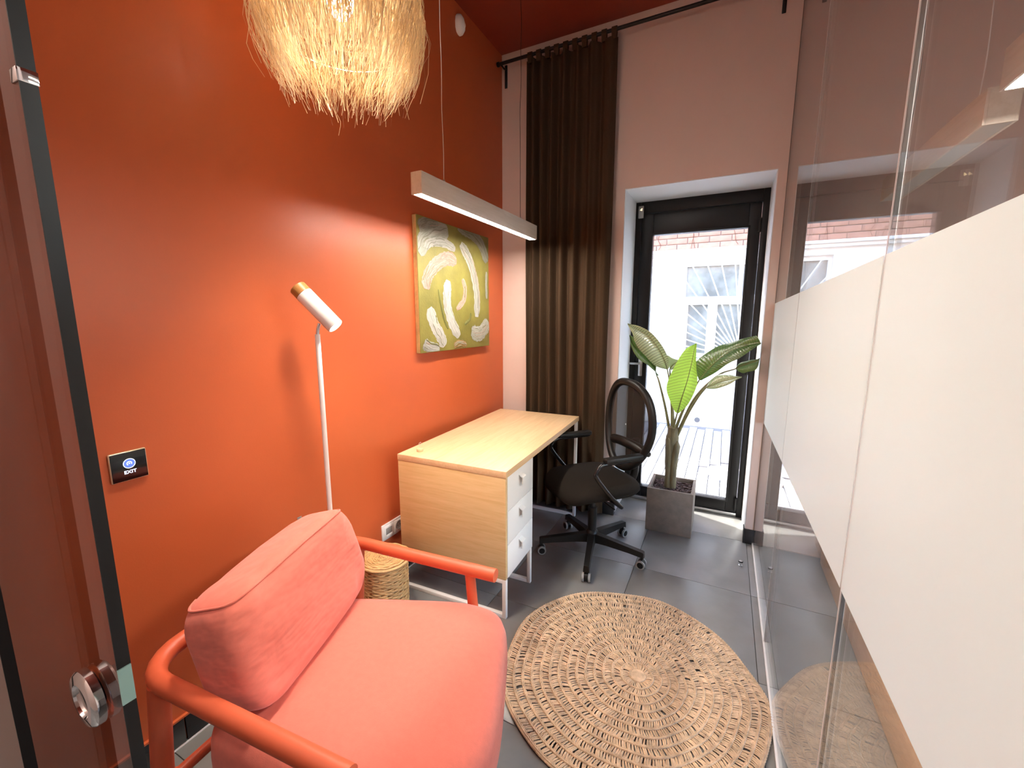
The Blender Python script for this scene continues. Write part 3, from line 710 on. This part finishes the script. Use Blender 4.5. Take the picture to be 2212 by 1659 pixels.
MB().loft(lp).build('housing', 'whiteplastic', ms, angle=70)
MB().lathe([(.014, .040), (.012, .046), (.003, .048)], 18, (0, 0, -.012), 'x').build('lens', 'white', ms)
ds = thing('door_contact', 'small white contact sensor with amber glint on black door frame', 'door sensor', (-.632, 3.335, 2.165))
MB().box(0, .036, -.018, 0, 0, .085, .003).build('body', 'greyplastic', ds)
MB().add([(.010, -.0186, .055), (.026, -.0186, .050), (.026, -.0186, .070), (.010, -.018, .055), (.026, -.018, .050), (.026, -.018, .070)], [(0, 1, 2), (5, 4, 3), (0, 3, 4, 1), (1, 4, 5, 2), (2, 5, 3, 0)]).build('indicator', 'amber', ds, smooth=False)
dst = thing('door_stop', 'small steel floor door stop near the glass partition', 'door stop', (.175, 2.655, 0))
MB().lathe([(.011, 0), (.011, .004), (.007, .006), (.007, .020), (.010, .022), (.010, .030), (.003, .031)], 20).build('post', 'steel', dst)
MB().lathe([(.0102, .022), (.0125, .023), (.0125, .029), (.0102, .030)], 20).build('rubber_ring', 'blackplastic', dst)

# ================================================================ CURTAIN
cr = thing('curtain_rod', 'black curtain rod across the end wall under the ceiling', 'curtain rod', (0, 2.89, 3.205))
MB().cyl((-1.55, 0, 0), (.20, 0, 0), .011, 16).build('rod', 'black', cr)
for x in (-1.535, .16):
    k_ = MB(); k_.box(x-.010, x+.010, YB-2.89-.006, YB-2.89, -.13, .02, .002); k_.tube([(x, YB-2.89-.004, -.01), (x, .03, -.015), (x, 0, -.012)], .006, 10); k_.build('bracket', 'black', cr)
MB().lathe([(.011, 0), (.016, .004), (.016, .018), (.004, .022)], 16, (-1.572, 0, 0), 'x') .build('finial', 'black', cr)
cu = thing('curtain', 'dark brown pleated curtain hanging from black rod beside the door', 'curtain', (0, 2.89, 0))
def fold(x, z_):
    s_ = (x+1.33)/.61
    amp = .027+.010*math.sin(3*s_+1)
    n1 = math.sin(2*PI*(s_*7.6+.45*math.sin(4*s_)+.04*math.sin(z_*2+s_*9)))
    return amp*n1+.005*math.sin(2*PI*s_*14+z_*1.1)+.004*math.sin(z_*3+s_*20)
NX, rows, rowsb = 260, [], []
for i in range(41):
    z_ = .02+(3.165-.02)*i/40; row = []; rb = []
    for j in range(NX+1):
        x = -1.335+.612*j/NX; wob = .006*math.sin(z_*1.7+x*5)*(1-i/40)
        yy = fold(x, z_)*(.75+.25*(1-i/40)); row.append((x+wob, yy-.002, z_)); rb.append((x+wob, yy+.002, z_))
    rows.append(row); rowsb.append(rb)
mb = MB().grid(rows); mb.grid(rowsb); n0 = (NX+1)*41
for i in range(40):
    for j in (0, NX):
        a = i*(NX+1)+j; b = a+NX+1; mb.f.append((a, b, b+n0, a+n0))
mb.build('cloth', 'curtain', cu, angle=180)
tb = None
for k in range(10):
    x = -1.315+.0635*k
    tl = MB(); p = [(0, -.006, -.052), (0, -.0145, -.01), (0, -.012, .010), (0, 0, .0155), (0, .012, .010), (0, .0145, -.01), (0, .006, -.052)]
    wd = .016
    tl.grid([[(-wd, a[1], a[2]) for a in p], [(wd, a[1], a[2]) for a in p]])
    q = [(x_, y_*1.10, z_+(.002 if z_ > 0 else 0)) for (x_, y_, z_) in p]
    tl.grid([[(-wd, a[1], a[2]) for a in q], [(wd, a[1], a[2]) for a in q]])
    t_ = tl.build('tab_top', 'curtain', cu, smooth=False); t_.location = (x, 0, 3.205)

# ================================================================ BASKET
bk = thing('wicker_basket', 'small round lidded wicker basket on floor between armchair and desk', 'basket', (-1.41, 1.42, 0))
NS = 22
def weave(r0, z_, k, n=132, amp=.0030, r=.0042):
    return [((r0+amp*math.sin(a*NS/2+PI*k))*math.cos(a), (r0+amp*math.sin(a*NS/2+PI*k))*math.sin(a), z_+.0012*math.sin(a*3+k*1.7)+.001*math.sin(a*11+k)) for a in [2*PI*i/n for i in range(n)]]
for k in range(30):
    MB().tube(weave(.101+.004*k/29, .010+.0089*k, k), .0046, 6, closed=True).build('weave_row', 'wicker', bk)
for k in range(NS):
    a = 2*PI*(k+.25)/NS*1.0
    MB().tube([(.100*math.cos(a), .100*math.sin(a), .003), (.104*math.cos(a), .104*math.sin(a), .274)], .0036, 6).build('stake', 'wicker', bk)
MB().lathe([(.098, .004), (.098, .012), (.01, .012)], 32).build('base', 'wicker', bk)
for r0, z_, rr in ((.108, .281, .0062), (.1, .283, .004)): MB().tube(weave(r0, z_, 0, amp=.001), rr, 8, closed=True).build('rim', 'wicker', bk)
ld = MB().lathe([(.118, .288), (.118, .293), (.05, .297), (.005, .298)], 40).build('lid', 'wicker', bk)
MB().tube(weave(.120, .291, 0, amp=.0014), .0066, 8, closed=True).build('lid_rim', 'wicker', ld)
MB().tube(weave(.110, .2985, 1, amp=.0014), .0045, 8, closed=True).build('lid_rim', 'wicker', ld)
for k in range(12):
    MB().tube(weave(.014+.0082*k, .2995-.0003*k, k, n=90, amp=.0014), .0034, 5, closed=True).build('lid_weave', 'wicker', ld)

# ================================================================ RUG
rug = thing('round_rug', 'round natural jute crochet rug on the dark tile floor', 'rug', (-.22, 1.58, 0))
def rr_(a): return .505-.044*math.cos(a)+.006*math.sin(5*a+1)+.004*math.sin(9*a)
NR = 15; R5 = random.Random(5)
def pol(f, a, z_): r_ = f*rr_(a); return (r_*math.cos(a), r_*math.sin(a), z_)
def fz(f, a): return .0020*(1+math.sin(3*a+9*f))*(f**2)
for k in range(NR):
    mb = MB(); f0, f1 = k/NR, (k+1)/NR
    n = max(16, int(2*PI*f1*.505/.0096)); m_ = max(30, int(n*1.5))
    def ring(fc, z_, r_, sh): mb.tube([pol(fc+.0035*((i+sh) % 2), 2*PI*i/m_, z_+fz(f1, 2*PI*i/m_)+.0018*(i % 2)) for i in range(m_)], r_, 5, closed=True)
    ring(f1-.008, .0062, .0034, 0); ring(f1-.020, .0050, .0030, 1)
    if k == NR-1: ring(f1+.004, .0048, .0036, 0)
    for i in range(n):
        if k > 3 and R5.random() < .008: continue
        a = 2*PI*(i+R5.uniform(-.16, .16))/n; da = 2*PI/n; ln = R5.uniform(.35, 1.25)*da*(1 if k % 2 else -1)
        for s_ in (-.14, .14):
            a0 = a+da*s_*.7; a1 = a+ln+da*s_*1.5
            h_ = .0058+R5.uniform(0, .003); ra = R5.uniform(.0015, .0026)
            mb.tube([pol(f0-.010, a0, .0045+fz(f0, a0)), pol(f0*.55+f1*.45-.010, a0*.6+a1*.4+R5.uniform(-.1, .1)*da, h_+fz(f0, a0)), pol(f1-.012, a1, .006+fz(f1, a1))], [ra*.9, ra*1.1, ra], 5, caps=False)
    o = mb.build('crochet_round', 'jute', rug, angle=70); o['kind'] = 'stuff'
MB().lathe([(.03, .002), (.03, .010), (.012, .013), (.003, .013)], 16).build('centre_knot', 'jute', rug)

# ================================================================ OFFICE CHAIR
oc = thing('office_chair', 'black swivel office chair with mesh back and loop arms at desk', 'office chair', (-.655, 2.405, 0), math.radians(48))
# local +x = backwards, local y = sideways
R0 = math.radians(48)
for k in range(5):
    a = math.radians(-79+72*k)-R0; c, s_ = math.cos(a), math.sin(a)
    lp = []
    for r_, w_, zt, zb in ((.02, .026, .135, .080), (.10, .022, .128, .082), (.24, .019, .112, .078), (.315, .018, .104, .072), (.325, .017, .100, .062)):
        lp.append([(r_*c-w_*-s_*0+(-s_)*u, r_*s_+c*u, z_) for u, z_ in ((-w_, zb), (w_, zb), (w_*.8, zt), (-w_*.8, zt))])
    arm = MB().loft(lp).build('base_arm', 'blackplastic', oc, angle=25)
    cs = MB(); cx_, cy_ = .312*c, .312*s_
    hood = [(cx_+(-s_)*u*0+c*x_, cy_+s_*x_, z_) for u, x_, z_ in ()]
    cs.cyl((cx_, cy_, .050), (cx_, cy_, .082), .007, 10); cs.tube([(cx_-s_*-.011, cy_+c*-.011, .032), (cx_-s_*.011, cy_+c*.011, .032)], .022, 18)
    cst = cs.build('castor', 'blackplastic', oc)
    for sd in (-1, 1):
        p0 = (cx_-s_*sd*.012, cy_+c*sd*.012, .026); p1 = (cx_-s_*sd*.024, cy_+c*sd*.024, .026)
        MB().cyl(p0, p1, .0255, 22).build('wheel', 'greyplastic', cst)
        MB().cyl((cx_-s_*sd*.02, cy_+c*sd*.02, .026), (cx_-s_*sd*.0255, cy_+c*sd*.0255, .026), .018, 18).build('wheel_cap', 'blackplastic', cst)
MB().lathe([(.036, .072), (.038, .14), (.032, .15), (.027, .155), (.027, .30), (.015, .302), (.015, .40)], 24).build('gas_column', 'blackplastic', oc)
tl = MB(); tl.box(-.10, .13, -.07, .07, .385, .425, .012); tl.tube([(-.02, -.06, .40), (-.02, -.24, .395), (-.02, -.25, .395)], .006, 8); tl.build('tilt_mechanism', 'blackplastic', oc)
lp = []
for ins, z_ in ((.05, .438), (.012, .442), (0, .46), (.002, .482), (.014, .498), (.05, .506), (.12, .507)):
    loop = []
    for k in range(56):
        a = 2*PI*k/56; c, s_ = math.cos(a), math.sin(a); f = lambda v, p: math.copysign(abs(v)**p, v)
        x = (.245-ins)*f(c, .55); y_ = (.245-ins)*f(s_, .5); dz = -.035*max(0, (-x-.13)/.1)**1.5
        loop.append((x-.02, y_, z_+dz))
    lp.append(loop)
MB().loft(lp).build('seat', 'blackfabric', oc, angle=70)
def back_pt(a, k=1.0, off=0):
    c, s_ = math.cos(a), math.sin(a)
    y_ = .215*k*math.copysign(abs(c)**.85, c)*(1-.20*max(0, -s_)**1.2); z_ = .80+.262*k*math.copysign(abs(s_)**.9, s_)
    x = .180+.10*(z_-.5)*.55-.035*math.cos(min(1, abs(y_)/.215)*PI/2)+.045+off
    return (x, y_, z_)
MB().tube([back_pt(2*PI*k/64) for k in range(64)], .0235, 12, closed=True, up=(1, 0, 0)).build('back_frame', 'blackplastic', oc)
rows = [[back_pt(2*PI*j/48, max(.02, k/8), .012*(1-(k/8)**2)) for j in range(49)] for k in range(9)]
MB().grid(rows).build('back_mesh', 'meshcloth', oc)
lb = []
for j in range(13):
    y_ = -.19+.38*j/12; t_ = y_/.19
    lb.append((.225+.02+.03*t_*t_-.02, y_, .655+.03*(1-t_*t_)))
MB().tube(lb, [.012]+[.03]*11+[.012], 10, flat=1.0).build('lumbar_band', 'blackplastic', oc)
sp_ = MB(); sp_.tube(catmull([(.06, 0, .40), (.20, 0, .41), (.29, 0, .45), (.305, 0, .56), (.30, 0, .70)], 5), .024, 10); sp_.build('back_spine', 'blackplastic', oc)
for sd in (-1, 1):
    y_ = sd*.265
    pad = MB(); pad.box(-.105, .135, y_-.024, y_+.024, .674, .704, .010); pad.build('arm_pad', 'blackplastic', oc)
    lp_ = [(.125, y_, .672), (-.07, y_, .672), (-.125, y_, .664), (-.150, y_, .635), (-.150, y_, .600), (-.06, y_, .485), (.01, y_, .415), (.02, y_*.9, .405), (.02, y_*.4, .405)]
    MB().tube(catmull(lp_, 5), .0115, 10).build('arm_loop', 'blackgloss', oc)

# ================================================================ POTTED PLANT
pp = thing('potted_plant', 'tall leafy strelitzia plant in square taupe concrete pot by door', 'potted plant', (-.258, 2.998, 0))
PHW, PZ = .146, .305
pt = MB(); pt.box(-PHW, PHW, -PHW, -PHW+.018, 0, PZ, .003); pt.box(-PHW, PHW, PHW-.018, PHW, 0, PZ, .003); pt.box(-PHW, -PHW+.018, -PHW+.018, PHW-.018, 0, PZ, .003); pt.box(PHW-.018, PHW, -PHW+.018, PHW-.018, 0, PZ, .003); pt.box(-PHW+.01, PHW-.01, -PHW+.01, PHW-.01, .002, .26)
pt.build('pot', 'concrete', pp)
R6 = random.Random(6); mu = MB()
for k in range(420):
    x, y_, z_ = R6.uniform(-.118, .118), R6.uniform(-.118, .118), .268+R6.uniform(0, .014)
    a = R6.uniform(0, PI); l_, w_, h_ = R6.uniform(.008, .02), R6.uniform(.003, .007), R6.uniform(.002, .005)
    c, s_ = math.cos(a), math.sin(a); tz = R6.uniform(-.3, .3)
    vs = [(x+c*i*l_-s_*j*w_, y_+s_*i*l_+c*j*w_, z_+k2*h_+i*tz*l_) for k2 in (-1, 1) for i, j in ((-1, -1), (1, -1), (1, 1), (-1, 1))]
    mu.add(vs, [(3, 2, 1, 0), (4, 5, 6, 7), (0, 1, 5, 4), (1, 2, 6, 5), (2, 3, 7, 6), (3, 0, 4, 7)])
o = mu.build('bark_mulch', 'bark', pp, smooth=False); o['kind'] = 'stuff'
OFF = Vector((-.258, 2.998, 0))
MB().tube(catmull([(-.016, 0, .26), (-.014, 0, .34), (-.018, .0, .45), (-.020, 0, .56), (-.016, 0, .66), (-.014, 0, .72)], 4), [.040]*4+[.038]*4+[.040]*4+[.042]*4+[.036]*4+[.012], 14).build('trunk', 'trunk', pp)
for (x, y_, s0, s1, lean) in ((-.026, -.02, .27, .66, -.012), (.004, -.022, .27, .62, .014), (-.012, .02, .27, .7, .0)):
    MB().tube(catmull([(x, y_, s0), (x*1.1, y_*1.1, (s0+s1)/2), (x+lean, y_, s1)], 5), [.022]*5+[.024]*5+[.006], 10).build('leaf_sheath', 'trunk', pp)
LEAVES={
 'L1':([(-0.248,2.930,0.820),(-0.228,2.924,0.920),(-0.201,2.918,1.036),(-0.180,2.912,1.158),(-0.169,2.906,1.247),(-0.160,2.900,1.286)],[(-0.262,2.915,0.831),(-0.295,2.885,0.911),(-0.318,2.868,1.004),(-0.282,2.867,1.127),(-0.221,2.879,1.247),(-0.163,2.900,1.283)],[(-0.240,2.939,0.819),(-0.185,2.947,0.888),(-0.141,2.948,1.021),(-0.152,2.939,1.127),(-0.157,2.922,1.217),(-0.157,2.900,1.283)],[(-0.278,3.000,0.649),(-0.265,2.965,0.741),(-0.248,2.930,0.820)]),
 'L2':([(-0.330,2.980,1.097),(-0.349,2.960,1.160),(-0.392,2.940,1.247),(-0.458,2.920,1.326),(-0.531,2.900,1.371),(-0.586,2.880,1.404)],[(-0.342,2.974,1.103),(-0.407,2.945,1.128),(-0.472,2.920,1.196),(-0.530,2.902,1.269),(-0.552,2.889,1.337),(-0.586,2.880,1.401)],[(-0.318,2.965,1.115),(-0.322,2.921,1.180),(-0.360,2.890,1.263),(-0.428,2.875,1.346),(-0.506,2.873,1.390),(-0.583,2.880,1.407)],[(-0.280,3.000,0.682),(-0.291,2.993,0.844),(-0.311,2.987,1.003),(-0.330,2.980,1.097)]),
 'L3':([(-0.402,3.020,1.050),(-0.424,3.004,1.121),(-0.467,2.988,1.178),(-0.516,2.972,1.228),(-0.559,2.956,1.272),(-0.583,2.940,1.325)],[(-0.382,3.011,1.052),(-0.420,2.981,1.092),(-0.464,2.958,1.133),(-0.521,2.945,1.173),(-0.567,2.940,1.247),(-0.582,2.940,1.322)],[(-0.410,3.011,1.063),(-0.407,2.981,1.137),(-0.452,2.958,1.212),(-0.501,2.945,1.274),(-0.545,2.940,1.311),(-0.580,2.940,1.329)],[(-0.290,3.000,0.648),(-0.334,3.007,0.838),(-0.384,3.013,1.010),(-0.402,3.020,1.050)]),
 'L4':([(-0.132,2.970,1.043),(-0.087,2.950,1.114),(-0.033,2.930,1.184),(0.040,2.910,1.248),(0.116,2.890,1.283),(0.188,2.870,1.300)],[(-0.146,2.982,1.071),(-0.162,2.981,1.158),(-0.052,2.970,1.259),(0.032,2.946,1.294),(0.099,2.911,1.323),(0.163,2.870,1.343)],[(-0.121,2.955,1.045),(-0.040,2.911,1.106),(0.025,2.880,1.168),(0.084,2.865,1.206),(0.148,2.863,1.261),(0.190,2.870,1.295)],[(-0.262,3.000,0.684),(-0.212,2.990,0.853),(-0.157,2.980,0.990),(-0.132,2.970,1.043)]),
 'L5':([(-0.087,2.920,1.005),(-0.048,2.908,1.027),(-0.003,2.896,1.055),(0.040,2.884,1.071),(0.076,2.872,1.084),(0.105,2.860,1.093)],[(-0.087,2.929,1.009),(-0.064,2.931,1.052),(-0.026,2.926,1.091),(0.025,2.911,1.102),(0.071,2.888,1.096),(0.105,2.860,1.096)],[(-0.081,2.911,1.001),(-0.033,2.885,1.008),(0.005,2.866,1.025),(0.049,2.857,1.050),(0.081,2.856,1.078),(0.105,2.860,1.090)],[(-0.250,3.000,0.637),(-0.188,2.973,0.811),(-0.130,2.947,0.936),(-0.087,2.920,1.005)]),
 'L6':([(0.069,2.930,1.134),(0.097,2.920,1.154),(0.125,2.910,1.167),(0.153,2.900,1.181),(0.176,2.890,1.191),(0.191,2.880,1.207)],[(0.071,2.936,1.139),(0.091,2.935,1.172),(0.125,2.930,1.185),(0.153,2.918,1.196),(0.176,2.901,1.201),(0.191,2.880,1.209)],[(0.074,2.921,1.129),(0.109,2.897,1.114),(0.137,2.880,1.126),(0.170,2.873,1.137),(0.185,2.874,1.160),(0.191,2.880,1.204)],[(-0.251,3.000,0.646),(-0.153,2.977,0.917),(-0.026,2.953,1.082),(0.069,2.930,1.134)]),
 'L7':([(-0.329,3.100,1.090),(-0.315,3.100,1.117),(-0.292,3.100,1.137),(-0.263,3.100,1.148),(-0.234,3.100,1.156),(-0.205,3.100,1.164)],[(-0.332,3.094,1.110),(-0.350,3.085,1.187),(-0.316,3.080,1.173),(-0.280,3.082,1.162),(-0.245,3.089,1.166),(-0.205,3.100,1.167)],[(-0.319,3.094,1.085),(-0.300,3.085,1.097),(-0.277,3.080,1.111),(-0.248,3.082,1.128),(-0.226,3.089,1.145),(-0.205,3.100,1.160)],[(-0.273,3.000,0.715),(-0.294,3.033,0.869),(-0.319,3.067,1.040),(-0.329,3.100,1.090)]),
}
for k, (mid, ea, eb, pe) in LEAVES.items():
    lfm = 'leafyoung' if k == 'L1' else 'leafpale' if k in ('L2', 'L7', 'L5') else 'leaf'
    A, Mi, B = [catmull([Vector(p)-OFF for p in q], 6) for q in (ea, mid, eb)]
    rows = []
    for a_, m_, b_ in zip(A, Mi, B):
        nrm = Vector((0, -.010, .004))
        row = [a_+(m_-a_)*(j/5)+nrm*math.sin(PI*j/5) for j in range(6)]+[m_+(b_-m_)*(j/5)+nrm*math.sin(PI*j/5) for j in range(1, 6)]
        rows.append(row)
    lo_ = MB().grid(rows).build('leaf', lfm, pp, angle=180)
    MB().tube([p+Vector((0, -.001, 0)) for p in Mi], [.0035*(1-.8*i/len(Mi)) for i in range(len(Mi))], 6).build('midrib', 'petiole', lo_)
    P_ = catmull([Vector(p)-OFF for p in pe], 6)
    MB().tube(P_, [.0105-.0065*(i/(len(P_)-1)) for i in range(len(P_))], 8).build('petiole', 'petiole', pp)

sp_d = bpy.data.lights.new('bulb_downlight', 'SPOT'); sp_d.energy = 52; sp_d.color = (1, .89, .74); sp_d.spot_size = math.radians(72); sp_d.spot_blend = .7; sp_d.shadow_soft_size = .06
spo = bpy.data.objects.new('bulb_downlight', sp_d); COL.objects.link(spo); spo.parent = pd; spo.location = (0, 0, 2.29)
